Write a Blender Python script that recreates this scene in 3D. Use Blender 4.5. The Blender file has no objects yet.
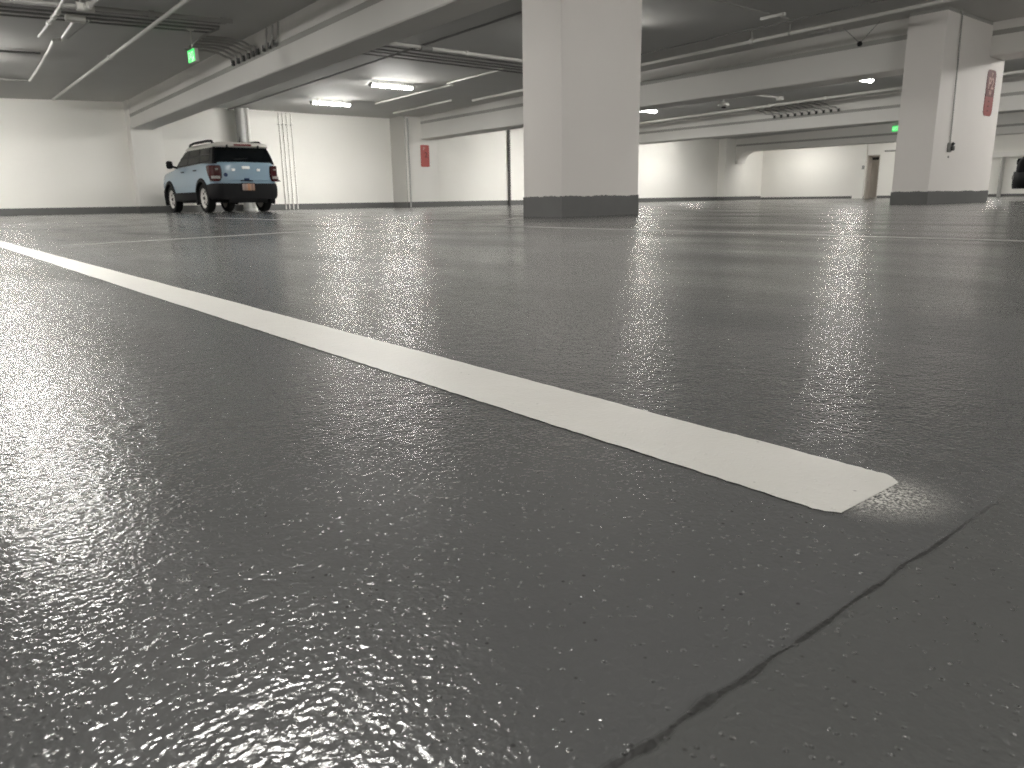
import bpy, bmesh, math, random
from mathutils import Vector, Matrix
random.seed(7)
C = bpy.context.scene.collection
PI = math.pi

# ------------------------------------------------------------------ helpers
class MB:
    """collects shapes and links them as ONE mesh object"""
    def __init__(s):
        s.bm = bmesh.new()

    def box(s, x0, x1, y0, y1, z0, z1, bev=0.0, seg=2):
        b = bmesh.new()
        bmesh.ops.create_cube(b, size=1)
        for v in b.verts:
            v.co = Vector((x0 + (v.co.x + .5) * (x1 - x0), y0 + (v.co.y + .5) * (y1 - y0), z0 + (v.co.z + .5) * (z1 - z0)))
        if bev:
            bmesh.ops.bevel(b, geom=list(b.edges), offset=bev, segments=seg, profile=.5, affect='EDGES')
        s._add(b)
        return s

    def _add(s, b):
        vm = {}
        for v in b.verts:
            vm[v] = s.bm.verts.new(v.co)
        for f in b.faces:
            try:
                s.bm.faces.new([vm[v] for v in f.verts])
            except ValueError:
                pass
        b.free()

    def prism(s, poly, ax, a0, a1, bev=0.0):
        """poly of 2D points extruded along axis ax ('x','y','z') from a0 to a1"""
        b = bmesh.new()
        def mk(p, a):
            return {'x': (a, p[0], p[1]), 'y': (p[0], a, p[1]), 'z': (p[0], p[1], a)}[ax]
        lo = [b.verts.new(mk(p, a0)) for p in poly]
        hi = [b.verts.new(mk(p, a1)) for p in poly]
        n = len(poly)
        b.faces.new(lo); b.faces.new(hi[::-1])
        for i in range(n):
            b.faces.new((lo[i], hi[i], hi[(i + 1) % n], lo[(i + 1) % n]))
        bmesh.ops.recalc_face_normals(b, faces=list(b.faces))
        if bev:
            bmesh.ops.bevel(b, geom=list(b.edges), offset=bev, segments=2, profile=.5, affect='EDGES')
        s._add(b)
        return s

    def hexa(s, pts):
        """8 points: bottom ring of four, then top ring of four"""
        b = bmesh.new()
        v = [b.verts.new(p) for p in pts]
        for f in ((0, 1, 2, 3), (4, 5, 6, 7), (0, 1, 5, 4), (1, 2, 6, 5), (2, 3, 7, 6), (3, 0, 4, 7)):
            b.faces.new([v[i] for i in f])
        bmesh.ops.recalc_face_normals(b, faces=list(b.faces))
        s._add(b)
        return s

    def tube(s, path, r, n=10, caps=True):
        pts = [Vector(p) for p in path]
        rings = []
        ref = None
        for i, p in enumerate(pts):
            if i == 0: t = pts[1] - pts[0]
            elif i == len(pts) - 1: t = pts[-1] - pts[-2]
            else: t = (pts[i + 1] - p).normalized() + (p - pts[i - 1]).normalized()
            t.normalize()
            if ref is None:
                ref = Vector((0, 0, 1)) if abs(t.z) < .9 else Vector((1, 0, 0))
            u = (ref - t * ref.dot(t))
            if u.length < 1e-4: u = t.orthogonal()
            u.normalize(); w = t.cross(u); ref = u
            rr = r[i] if isinstance(r, (list, tuple)) else r
            rings.append([s.bm.verts.new(p + (u * math.cos(a) + w * math.sin(a)) * rr) for a in [2 * PI * k / n for k in range(n)]])
        for a, b in zip(rings, rings[1:]):
            for k in range(n):
                s.bm.faces.new((a[k], a[(k + 1) % n], b[(k + 1) % n], b[k]))
        if caps:
            s.bm.faces.new(rings[0][::-1]); s.bm.faces.new(rings[-1])
        return s

    def lathe(s, prof, c, ax='z', n=32):
        """prof: (radius, offset along axis); closed by caps at r=0 if given"""
        c = Vector(c)
        def mk(r, h, a):
            p, q = r * math.cos(a), r * math.sin(a)
            return c + Vector({'z': (p, q, h), 'x': (h, p, q), 'y': (p, h, q)}[ax])
        rings = []
        for r, h in prof:
            if r < 1e-6: rings.append([s.bm.verts.new(mk(0, h, 0))])
            else: rings.append([s.bm.verts.new(mk(r, h, 2 * PI * k / n)) for k in range(n)])
        for a, b in zip(rings, rings[1:]):
            for k in range(n):
                k2 = (k + 1) % n
                if len(a) == 1 and len(b) == 1: continue
                if len(a) == 1: s.bm.faces.new((a[0], b[k], b[k2]))
                elif len(b) == 1: s.bm.faces.new((a[k], a[k2], b[0]))
                else: s.bm.faces.new((a[k], a[k2], b[k2], b[k]))
        return s

    def loft(s, rings, cap=True):
        R = [[s.bm.verts.new(p) for p in ring] for ring in rings]
        n = len(R[0])
        for a, b in zip(R, R[1:]):
            for k in range(n):
                s.bm.faces.new((a[k], a[(k + 1) % n], b[(k + 1) % n], b[k]))
        if cap:
            s.bm.faces.new(R[0][::-1]); s.bm.faces.new(R[-1])
        return s

    def quad(s, a, b, c, d):
        s.bm.faces.new([s.bm.verts.new(p) for p in (a, b, c, d)])
        return s

    def build(s, name, mat, parent=None, smooth=35, offset=None):
        bmesh.ops.remove_doubles(s.bm, verts=s.bm.verts, dist=1e-6)
        bmesh.ops.recalc_face_normals(s.bm, faces=list(s.bm.faces))
        me = bpy.data.meshes.new(name)
        s.bm.to_mesh(me); s.bm.free()
        me.materials.append(mat)
        if smooth:
            for p in me.polygons: p.use_smooth = True
            me.set_sharp_from_angle(angle=math.radians(smooth))
        o = bpy.data.objects.new(name, me)
        C.objects.link(o)
        if parent is not None: o.parent = parent
        if offset: o.location = offset
        return o


def tag(o, label=None, cat=None, group=None, kind=None):
    if label: o['label'] = label
    if cat: o['category'] = cat
    if group: o['group'] = group
    if kind: o['kind'] = kind
    return o


def empty(name, loc, label, cat, group=None, rz=0, kind=None):
    o = bpy.data.objects.new(name, None)
    C.objects.link(o)
    o.location = loc
    o.rotation_euler = (0, 0, rz)
    o.empty_display_size = .1
    return tag(o, label, cat, group, kind)


def copy_tree(o, parent=None):
    c = o.copy(); C.objects.link(c)
    if parent is not None: c.parent = parent
    for ch in list(o.children): copy_tree(ch, c)
    return c


def text_obj(name, body, size, mat, parent, M, depth=.002, sx=1.0):
    """flat raised lettering as a mesh; M places text (its x right, y up, z out)"""
    cu = bpy.data.curves.new(name, 'FONT')
    cu.body = body; cu.size = size; cu.align_x = 'CENTER'; cu.align_y = 'CENTER'; cu.extrude = depth
    cu.offset = size * .018
    t = bpy.data.objects.new(name, cu); C.objects.link(t)
    dg = bpy.context.evaluated_depsgraph_get()
    me = bpy.data.meshes.new_from_object(t.evaluated_get(dg))
    bpy.data.objects.remove(t); bpy.data.curves.remove(cu)
    me.materials.clear(); me.materials.append(mat)
    me.transform(M @ Matrix.Diagonal((sx, 1, 1, 1)))
    o = bpy.data.objects.new(name, me); C.objects.link(o)
    if parent is not None: o.parent = parent
    return o


def cut(o, cutters):
    """boolean difference, applied"""
    for cobj in cutters:
        m = o.modifiers.new('cut', 'BOOLEAN'); m.operation = 'DIFFERENCE'; m.object = cobj; m.solver = 'EXACT'
    dg = bpy.context.evaluated_depsgraph_get()
    me = bpy.data.meshes.new_from_object(o.evaluated_get(dg))
    o.modifiers.clear()
    old = o.data; o.data = me
    bpy.data.meshes.remove(old)
    for p in me.polygons: p.use_smooth = True
    me.set_sharp_from_angle(angle=math.radians(35))
    for cobj in cutters:
        d = cobj.data; bpy.data.objects.remove(cobj); bpy.data.meshes.remove(d)
    return o

# ------------------------------------------------------------------ materials
def new_mat(name):
    m = bpy.data.materials.new(name); m.use_nodes = True
    nt = m.node_tree
    return m, nt, nt.nodes['Principled BSDF']


def simple(name, col, rough=.5, metal=0.0, noise=0.0, nscale=6.0, coat=0.0, emis=None, estr=0.0, bump=0.0, bscale=60, spec=.5):
    m, nt, b = new_mat(name)
    b.inputs['Roughness'].default_value = rough
    b.inputs['Metallic'].default_value = metal
    b.inputs['Specular IOR Level'].default_value = spec
    b.inputs['Coat Weight'].default_value = coat
    tc = nt.nodes.new('ShaderNodeTexCoord')
    if noise:
        nz = nt.nodes.new('ShaderNodeTexNoise'); nz.inputs['Scale'].default_value = nscale; nz.inputs['Detail'].default_value = 5
        nt.links.new(tc.outputs['Object'], nz.inputs['Vector'])
        mx = nt.nodes.new('ShaderNodeMix'); mx.data_type = 'RGBA'
        mx.inputs[6].default_value = (*[c * (1 - noise) for c in col], 1)
        mx.inputs[7].default_value = (*[min(1, c * (1 + noise)) for c in col], 1)
        nt.links.new(nz.outputs['Fac'], mx.inputs[0])
        nt.links.new(mx.outputs[2], b.inputs['Base Color'])
    else:
        b.inputs['Base Color'].default_value = (*col, 1)
    if bump:
        n2 = nt.nodes.new('ShaderNodeTexNoise'); n2.inputs['Scale'].default_value = bscale; n2.inputs['Detail'].default_value = 4
        nt.links.new(tc.outputs['Object'], n2.inputs['Vector'])
        bp = nt.nodes.new('ShaderNodeBump'); bp.inputs['Strength'].default_value = bump; bp.inputs['Distance'].default_value = .01
        nt.links.new(n2.outputs['Fac'], bp.inputs['Height']); nt.links.new(bp.outputs['Normal'], b.inputs['Normal'])
    if emis:
        b.inputs['Emission Color'].default_value = (*emis, 1)
        b.inputs['Emission Strength'].default_value = estr
    return m


GRAIN, AMP1, AMP2, AMP3 = 1.05, .42, .62, .85
def floor_bump(nt, strength=1.0):
    """orange-peel of the rolled epoxy: lumps of a few millimetres plus a broader swell"""
    N, L = nt.nodes, nt.links
    tc = N.new('ShaderNodeTexCoord')
    n1 = N.new('ShaderNodeTexNoise'); n1.inputs['Scale'].default_value = 240; n1.inputs['Detail'].default_value = 2.0; n1.inputs['Roughness'].default_value = .45
    v1 = N.new('ShaderNodeTexVoronoi'); v1.inputs['Scale'].default_value = 215
    n2 = N.new('ShaderNodeTexNoise'); n2.inputs['Scale'].default_value = 120; n2.inputs['Detail'].default_value = 2
    for n in (n1, v1, n2): L.new(tc.outputs['Object'], n.inputs['Vector'])
    # grains: sparse sharp bumps of sand in the coat
    rmp = N.new('ShaderNodeMapRange'); rmp.interpolation_type = 'SMOOTHSTEP'
    rmp.inputs[1].default_value = .04; rmp.inputs[2].default_value = .34; rmp.inputs[3].default_value = 1; rmp.inputs[4].default_value = 0
    L.new(v1.outputs['Distance'], rmp.inputs[0])
    sl = N.new('ShaderNodeSeparateColor'); L.new(v1.outputs['Color'], sl.inputs[0])
    pk = N.new('ShaderNodeMapRange'); L.new(sl.outputs[0], pk.inputs[0])
    for i_, q in enumerate((.45, 1.0, 0, GRAIN)): pk.inputs[i_ + 1].default_value = q
    gm = N.new('ShaderNodeMath'); gm.operation = 'MULTIPLY'; L.new(rmp.outputs[0], gm.inputs[0]); L.new(pk.outputs[0], gm.inputs[1])
    a = N.new('ShaderNodeMath'); a.operation = 'MULTIPLY_ADD'; a.inputs[1].default_value = AMP1
    L.new(n1.outputs['Fac'], a.inputs[0]); L.new(gm.outputs[0], a.inputs[2])
    c = N.new('ShaderNodeMath'); c.operation = 'MULTIPLY_ADD'; c.inputs[1].default_value = AMP2
    L.new(n2.outputs['Fac'], c.inputs[0]); L.new(a.outputs[0], c.inputs[2])
    n3 = N.new('ShaderNodeTexNoise'); n3.inputs['Scale'].default_value = 36; n3.inputs['Detail'].default_value = 1
    L.new(tc.outputs['Object'], n3.inputs['Vector'])
    c2 = N.new('ShaderNodeMath'); c2.operation = 'MULTIPLY_ADD'; c2.inputs[1].default_value = AMP3
    L.new(n3.outputs['Fac'], c2.inputs[0]); L.new(c.outputs[0], c2.inputs[2]); c = c2
    bp = N.new('ShaderNodeBump'); bp.inputs['Strength'].default_value = strength; bp.inputs['Distance'].default_value = .00095
    bp.inputs['Filter Width'].default_value = .02
    L.new(c.outputs[0], bp.inputs['Height'])
    return tc, bp


def make_floor_mat():
    m, nt, b = new_mat('grey_epoxy'); N, L = nt.nodes, nt.links
    tc, bp = floor_bump(nt)
    L.new(bp.outputs['Normal'], b.inputs['Normal'])
    def noise(scale, det=4, vec=None):
        n = N.new('ShaderNodeTexNoise'); n.inputs['Scale'].default_value = scale; n.inputs['Detail'].default_value = det
        L.new(vec or tc.outputs['Object'], n.inputs['Vector']); return n.outputs['Fac']
    def math_(op, a, b_=None, c_=None):
        n = N.new('ShaderNodeMath'); n.operation = op
        for i, q in enumerate((a, b_, c_)):
            if q is None: continue
            if isinstance(q, (int, float)): n.inputs[i].default_value = q
            else: L.new(q, n.inputs[i])
        return n.outputs[0]
    def mrange(v, a, b_, c_, d):
        n = N.new('ShaderNodeMapRange'); L.new(v, n.inputs[0])
        for i, q in enumerate((a, b_, c_, d)): n.inputs[i + 1].default_value = q
        return n.outputs[0]
    def mix(f, a, b_):
        n = N.new('ShaderNodeMix'); n.data_type = 'RGBA'
        L.new(f, n.inputs[0])
        for i, q in ((6, a), (7, b_)):
            if isinstance(q, tuple): n.inputs[i].default_value = (*q, 1)
            else: L.new(q, n.inputs[i])
        return n.outputs[2]
    col = mix(mrange(noise(1.3, 6), .35, .65, 0, 1), (.080, .081, .081), (.096, .097, .096))
    # dark specks and pin holes in the coat
    v = N.new('ShaderNodeTexVoronoi'); v.inputs['Scale'].default_value = 150; v.inputs['Randomness'].default_value = 1
    L.new(tc.outputs['Object'], v.inputs['Vector'])
    sel = N.new('ShaderNodeSeparateColor'); L.new(v.outputs['Color'], sel.inputs[0])
    pick = math_('GREATER_THAN', sel.outputs[0], .91)
    dot = math_('MULTIPLY', mrange(v.outputs['Distance'], .10, .20, 1, 0), pick)
    col = mix(math_('MULTIPLY', dot, .75), col, (.02, .02, .019))
    # lap seam of the coating, running along x near the camera
    sep = N.new('ShaderNodeSeparateXYZ'); L.new(tc.outputs['Object'], sep.inputs[0])
    mp = N.new('ShaderNodeMapping'); mp.inputs['Scale'].default_value = (1, .15, 1); L.new(tc.outputs['Object'], mp.inputs['Vector'])
    wob = math_('MULTIPLY_ADD', noise(30, 6, mp.outputs[0]), .008, .1518)
    wob = math_('ADD', wob, math_('MULTIPLY', sep.outputs[0], -.003))
    d = math_('SUBTRACT', sep.outputs[1], wob)
    wid = mrange(noise(55, 4, mp.outputs[0]), .3, .75, .0005, .0034)
    wid = math_('MULTIPLY', wid, mrange(sep.outputs[0], .15, .5, 1.25, .7))
    line = mrange(math_('DIVIDE', math_('ABSOLUTE', d), wid), .55, 1.1, 1, 0)
    fade = mrange(sep.outputs[0], .46, .56, 1, 0.05)
    line = math_('MULTIPLY', line, math_('MULTIPLY', fade, .93))
    side = mrange(d, -.002, .002, 1, 0)
    col = mix(math_('MULTIPLY', side, .35), col, (.075, .077, .072))
    col = mix(line, col, (.014, .014, .013))
    L.new(col, b.inputs['Base Color'])
    mp2 = N.new('ShaderNodeMapping'); mp2.inputs['Scale'].default_value = (1.0, .35, 1); mp2.inputs['Rotation'].default_value = (0, 0, .5)
    L.new(tc.outputs['Object'], mp2.inputs['Vector'])
    r = mrange(noise(2.2, 5, mp2.outputs[0]), .36, .66, .09, .24)
    r = math_('ADD', r, math_('MULTIPLY', line, .4))
    L.new(r, b.inputs['Roughness'])
    b.inputs['Specular IOR Level'].default_value = .28
    return m


def make_line_mat(name='white_line_paint', k=1.0):
    m, nt, b = new_mat(name); N, L = nt.nodes, nt.links
    tc, bp = floor_bump(nt, .8)
    L.new(bp.outputs['Normal'], b.inputs['Normal'])
    n = N.new('ShaderNodeTexNoise'); n.inputs['Scale'].default_value = 9; n.inputs['Detail'].default_value = 6
    L.new(tc.outputs['Object'], n.inputs['Vector'])
    mx = N.new('ShaderNodeMix'); mx.data_type = 'RGBA'
    mx.inputs[6].default_value = (.50 * k, .488 * k, .458 * k, 1); mx.inputs[7].default_value = (.58 * k, .568 * k, .535 * k, 1)
    L.new(n.outputs['Fac'], mx.inputs[0])
    v = N.new('ShaderNodeTexVoronoi'); v.inputs['Scale'].default_value = 110; L.new(tc.outputs['Object'], v.inputs['Vector'])
    sel = N.new('ShaderNodeSeparateColor'); L.new(v.outputs['Color'], sel.inputs[0])
    g = N.new('ShaderNodeMath'); g.operation = 'GREATER_THAN'; g.inputs[1].default_value = .95; L.new(sel.outputs[0], g.inputs[0])
    mr = N.new('ShaderNodeMapRange'); L.new(v.outputs['Distance'], mr.inputs[0])
    for i, q in enumerate((.08, .18, .7, 0)): mr.inputs[i + 1].default_value = q
    mu = N.new('ShaderNodeMath'); mu.operation = 'MULTIPLY'; L.new(mr.outputs[0], mu.inputs[0]); L.new(g.outputs[0], mu.inputs[1])
    m2 = N.new('ShaderNodeMix'); m2.data_type = 'RGBA'; L.new(mu.outputs[0], m2.inputs[0]); L.new(mx.outputs[2], m2.inputs[6])
    m2.inputs[7].default_value = (.10, .10, .095, 1)
    L.new(m2.outputs[2], b.inputs['Base Color'])
    b.inputs['Roughness'].default_value = .32
    return m


def make_overspray_mat(cx, cy):
    """thin mist of white paint past the end of the stripe"""
    m, nt, b = new_mat('white_overspray'); N, L = nt.nodes, nt.links
    tc, bp = floor_bump(nt, .9)
    L.new(bp.outputs['Normal'], b.inputs['Normal'])
    b.inputs['Base Color'].default_value = (.62, .605, .565, 1); b.inputs['Roughness'].default_value = .35
    mp = N.new('ShaderNodeMapping'); mp.vector_type = 'POINT'
    mp.inputs['Location'].default_value = (-cx, -cy, 0)
    L.new(tc.outputs['Object'], mp.inputs['Vector'])
    ln = N.new('ShaderNodeVectorMath'); ln.operation = 'LENGTH'; L.new(mp.outputs[0], ln.inputs[0])
    f = N.new('ShaderNodeMapRange'); L.new(ln.outputs['Value'], f.inputs[0])
    for i, q in enumerate((.012, .056, 1.0, 0)): f.inputs[i + 1].default_value = q
    n = N.new('ShaderNodeTexNoise'); n.inputs['Scale'].default_value = 520; n.inputs['Detail'].default_value = 3
    L.new(tc.outputs['Object'], n.inputs['Vector'])
    r = N.new('ShaderNodeMapRange'); L.new(n.outputs['Fac'], r.inputs[0])
    for i, q in enumerate((.34, .66, 0, 1)): r.inputs[i + 1].default_value = q
    p = N.new('ShaderNodeMath'); p.operation = 'POWER'; p.inputs[1].default_value = 1.3; L.new(f.outputs[0], p.inputs[0])
    mu = N.new('ShaderNodeMath'); mu.operation = 'MULTIPLY'; L.new(p.outputs[0], mu.inputs[0]); L.new(r.outputs[0], mu.inputs[1])
    L.new(mu.outputs[0], b.inputs['Alpha'])
    return m


M = {}
M['wall'] = simple('white_wall_paint', (.80, .785, .74), .62, noise=.03, nscale=.8, bump=.08, bscale=30)
M['ceil'] = simple('ceiling_paint', (.50, .495, .475), .7, noise=.05, nscale=1.2)
M['beam'] = simple('beam_paint', (.74, .725, .69), .65, noise=.04, nscale=1.0, bump=.08, bscale=14)
M['column'] = simple('column_paint', (.80, .765, .73), .6, noise=.03, nscale=1.5, bump=.08, bscale=25)
M['band'] = simple('dark_grey_band_paint', (.105, .105, .102), .5, noise=.12, nscale=6)
M['floor'] = make_floor_mat()
M['line'] = make_line_mat()
M['worn'] = make_line_mat('worn_white_line_paint', .62)
M['pipe'] = simple('white_painted_pipe', (.66, .65, .61), .4, noise=.04)
M['conduit'] = simple('grey_painted_conduit', (.36, .355, .335), .45, noise=.05)
M['dark_conduit'] = simple('dim_conduit', (.24, .237, .225), .5, noise=.05)
M['darkpipe'] = simple('dark_grey_pipe', (.085, .084, .08), .6, spec=.2)
M['galv'] = simple('galvanised_sheet', (.33, .33, .32), .5, metal=.35, noise=.10, nscale=14)
M['coupling'] = simple('dark_coupling', (.05, .05, .048), .5)
M['housing'] = simple('light_housing', (.7, .7, .68), .4)
M['lens'] = simple('lit_lens', (.9, .88, .8), .4, emis=(1.0, .975, .925), estr=230.0)
def lens_emission(m, strength):
    # prismatic lens: throws most light downwards, less out of its sides
    nt = m.node_tree; N, L = nt.nodes, nt.links; b = N['Principled BSDF']
    g = N.new('ShaderNodeNewGeometry'); sp = N.new('ShaderNodeSeparateXYZ'); L.new(g.outputs['Normal'], sp.inputs[0])
    r = N.new('ShaderNodeMapRange'); L.new(sp.outputs[2], r.inputs[0])
    for i, q in enumerate((-.75, .05, strength, strength * .16)): r.inputs[i + 1].default_value = q
    L.new(r.outputs[0], b.inputs['Emission Strength'])
M['dimlens'] = simple('dim_lit_lens', (.9, .88, .8), .4, emis=(1.0, .975, .925), estr=140.0)
lens_emission(M['lens'], 330.0); lens_emission(M['dimlens'], 165.0)
M['black'] = simple('black_plastic', (.008, .008, .009), .5, spec=.2)
M['cladding'] = simple('black_cladding', (.008, .008, .009), .6, noise=.1, spec=.15)
M['blue'] = simple('light_blue_car_paint', (.225, .335, .425), .28, coat=.8)
M['blackpaint'] = simple('black_car_paint', (.004, .004, .005), .35, spec=.05)
M['roofwhite'] = simple('white_roof_paint', (.62, .60, .56), .3, coat=.5)
M['glass'] = simple('dark_car_glass', (.004, .005, .006), .08, spec=.2)
M['sideglass'] = simple('tinted_side_glass', (.010, .012, .012), .1, spec=.12)
M['pillar'] = simple('black_gloss_pillar', (.006, .006, .007), .35, spec=.15)
M['tyre'] = simple('tyre_rubber', (.010, .010, .010), .75, spec=.2)
M['rim'] = simple('white_wheel_paint', (.60, .585, .55), .35, noise=.03)
M['taillight'] = simple('dark_red_lamp', (.040, .005, .006), .2, coat=.15, spec=.2)
M['lampclear'] = simple('clear_reverse_lamp', (.26, .24, .23), .15, coat=.4)
M['chrome'] = simple('chrome', (.8, .8, .8), .12, metal=1.0)
M['badge'] = simple('white_badge', (.85, .85, .83), .2, coat=.5, emis=(1, 1, 1), estr=.12)  # white patches with a faint glow, imitating lamp reflections on the tailgate
M['badgeblue'] = simple('dark_blue_badge', (.02, .04, .10), .2)
M['brakelight'] = simple('brake_lamp_red', (.20, .05, .05), .2)
M['red'] = simple('dark_red_sign', (.115, .013, .012), .45, noise=.06, nscale=20)
M['red2'] = simple('pale_red_sign', (.27, .05, .045), .45, noise=.06, nscale=20)
M['redbright'] = simple('bright_red_sign', (.40, .07, .06), .5, noise=.1, nscale=20)
M['signwhite'] = simple('sign_white', (.50, .30, .26), .5)
M['green'] = simple('lit_green_panel', (.05, .5, .12), .4, emis=(.03, .80, .13), estr=1.15)
M['greenletter'] = simple('lit_pale_green_letter', (.5, .9, .5), .4, emis=(.45, 1.0, .50), estr=1.0)
M['grey'] = simple('grey_box', (.25, .25, .24), .5)
M['darkbox'] = simple('dark_weatherproof_box', (.020, .022, .020), .4)
M['door'] = simple('beige_door_paint', (.46, .42, .37), .5, noise=.04)

# plate: pale with an orange middle
def make_plate():
    m, nt, b = new_mat('licence_plate'); N, L = nt.nodes, nt.links
    tc = N.new('ShaderNodeTexCoord'); sp = N.new('ShaderNodeSeparateXYZ'); L.new(tc.outputs['Generated'], sp.inputs[0])
    w = N.new('ShaderNodeValToRGB'); L.new(sp.outputs[0], w.inputs[0])
    e = w.color_ramp.elements
    e[0].position = 0; e[0].color = (.42, .34, .30, 1); e[1].position = 1; e[1].color = (.40, .25, .17, 1)
    for p_, c_ in ((.25, (.30, .20, .17, 1)), (.38, (.42, .30, .24, 1)), (.52, (.50, .19, .07, 1)), (.64, (.42, .28, .2, 1)), (.8, (.22, .13, .10, 1))):
        k = e.new(p_); k.color = c_
    L.new(w.outputs[0], b.inputs['Base Color']); b.inputs['Roughness'].default_value = .4
    return m
M['plate'] = make_plate()

# ------------------------------------------------------------------ the setting
WY = 24.8          # back wall face
def zc(x, y):      # ceiling slab underside; it drains towards the back wall
    d = min(WY - y, 20)
    return 3.13 + .02 * d + .035 * (x - 6.1) if x < 6.4 else 3.13 + .016 * d

def struct(o, label=None, cat=None):
    o['kind'] = 'structure'
    if label: o['label'] = label
    if cat: o['category'] = cat
    return o

X0, X1, Y0 = -9.0, 39.0, -14.0
struct(MB().box(X0 - .3, X1 + 1.0, Y0 - .3, WY + .3, -.3, 0).build('floor', M['floor'], smooth=0),
       'glossy dark grey epoxy garage floor with orange-peel texture', 'floor')
# ceiling slab
mb = MB()
xs = [X0 - .2, -4, 1, 6.39, 6.41, 16, 26, 36, X1 + .9]
ys = [Y0 - .2, 4.8, 8, 12, 16, 20, WY + .2]
for i in range(len(xs) - 1):
    for j in range(len(ys) - 1):
        a, b, c, d = xs[i], xs[i + 1], ys[j], ys[j + 1]
        q = [(a, c), (b, c), (b, d), (a, d)]
        lo = [(px, py, zc(px, py)) for px, py in q]
        mb.quad(*lo[::-1])
hi = [(X0 - .2, Y0 - .2, 4.2), (X1 + .9, Y0 - .2, 4.2), (X1 + .9, WY + .2, 4.2), (X0 - .2, WY + .2, 4.2)]
mb.quad(*hi)
struct(mb.build('ceiling', M['ceil'], smooth=0), 'grey painted concrete garage ceiling slab', 'ceiling')

def wall(name, x0, x1, y0, y1, label, z1=4.2):
    return struct(MB().box(x0, x1, y0, y1, -.2, z1).build(name, M['wall'], smooth=0), label, 'wall')
wall('wall_back', X0, X1 + .2, WY, WY + .25, 'long white painted back wall behind the blue car')
wall('wall_left', X0 - .25, X0, Y0, WY, 'white side wall beyond the left edge of view')
wall('wall_front', X0, X1, Y0 - .25, Y0, 'white wall behind the camera')
# end wall with a door recess
DY0, DY1, DZ = 18.22, 18.86, 2.10
mb = MB()
mb.box(X1, X1 + .25, DY1, WY, -.2, 4.2); mb.box(X1, X1 + .25, Y0, DY0, -.2, 4.2); mb.box(X1, X1 + .25, DY0, DY1, DZ, 4.2)
struct(mb.build('wall_right', M['wall'], smooth=0), 'bright white end wall seen under the far beams', 'wall')
mb = MB(); mb.box(X1 + .02, X1 + .5, DY1 - .05, DY1, 0, DZ); mb.box(X1 + .02, X1 + .5, DY0, DY0 + .05, 0, DZ); mb.box(X1 + .02, X1 + .5, DY0, DY1, DZ - .05, DZ)
d = MB().box(X1 + .40, X1 + .46, DY0 + .05, DY1 - .05, .01, DZ - .05, .005).build('door_1', M['door'])
struct(d, 'beige door recessed in the far end wall', 'door')
struct(mb.build('frame', M['door'], d))
MB().tube([(X1 + .39, DY0 + .12, 1.0), (X1 + .36, DY0 + .12, 1.0), (X1 + .36, DY0 + .24, 1.0)], .012).build('handle', M['chrome'], d)
MB().box(X1 + .385, X1 + .40, DY0 + .08, DY1 - .08, DZ - .22, DZ - .10, .003).build('door_closer', M['coupling'], d)
struct(MB().box(X1 - .09, X1 + .01, 18.90, 19.45, 0, 3.4).build('trim_1', M['wall'], smooth=0), 'white strip of wall beside the beige door', 'wall pier')
struct(MB().box(X1 - .12, X1 + .01, -6, 15.5, 1.70, 1.92).build('trim_2', M['beam'], smooth=0), 'pale ledge along the far end wall, right of the column', 'ledge')

def base(name, x0, x1, y0, y1, h=.2, label=None):
    struct(MB().box(x0, x1, y0, y1, 0, h, .004).build(name, M['band'], smooth=0), label or 'dark grey painted band along the foot of the wall', 'baseboard')
base('baseboard_back', X0, X1, WY - .012, WY + .01, .19)
base('baseboard_right', X1 - .012, X1 + .01, Y0, DY0 - .02, .12)
base('baseboard_right', X1 - .012, X1 + .01, DY1 + .02, WY - .02, .12)
base('baseboard_left', X0 - .01, X0 + .012, Y0, WY, .19)

M['joint'] = simple('grey_joint_filler', (.37, .365, .34), .7, noise=.15, nscale=2)  # grey strip colour standing in for the shade inside the grooves
# beams: upper half, thin groove, lower half; near face at x, width w
def beam(x, w, z0f, gz, y0, y1, label, ys=(4.8,)):
    cuts = sorted(set([y0, y1] + [q for q in ys if y0 < q < y1]))
    mb = MB()
    rings = []
    for y in cuts:
        z0, zg, zt = z0f(y), gz(y), zc(x + .5, y) + .35
        g, h = .03, .05
        prof = [(x, z0 + .02), (x + .02, z0), (x + w - .02, z0), (x + w, z0 + .02), (x + w, zg - h), (x + w - g, zg - h * .3), (x + w - g, zg + h), (x + w, zg + h * 1.01),
                (x + w, zt), (x, zt), (x, zg + h * 1.01), (x + g, zg + h), (x + g, zg - h * .3), (x, zg - h)]
        rings.append([(px, y, pz) for px, pz in prof])
    mb.loft(rings)
    o = mb.build('ceiling_beam', M['beam'], smooth=25)
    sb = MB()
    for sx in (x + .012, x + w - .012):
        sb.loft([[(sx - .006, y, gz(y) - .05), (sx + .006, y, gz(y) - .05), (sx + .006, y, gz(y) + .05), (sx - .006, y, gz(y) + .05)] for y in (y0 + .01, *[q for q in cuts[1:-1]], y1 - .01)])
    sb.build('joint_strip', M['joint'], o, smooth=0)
    return struct(o, label, 'beam')
dd = lambda y: min(WY - y, 20)
B1, B2, B3, B4 = 6.1, 15.6, 25.7, 35.7
beam(B1, .60, lambda y: 2.35 + .019 * dd(y), lambda y: 2.70 + .0235 * dd(y), Y0, WY, 'big white beam crossing above the blue car towards the upper middle')
beam(B2, .72, lambda y: 2.37 + .008 * dd(y), lambda y: 2.92 + .009 * dd(y), 6.5, WY, 'beam running behind the thick front column to the right-hand column')
beam(17.45, .8, lambda y: 2.80, lambda y: 3.22, Y0, 6.25, 'short beam leaving the face of the right-hand column at its top')
beam(B3, .72, lambda y: 2.47, lambda y: 2.86 + .004 * dd(y), Y0, WY, 'third beam, carrying the row of short conduits')
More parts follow.
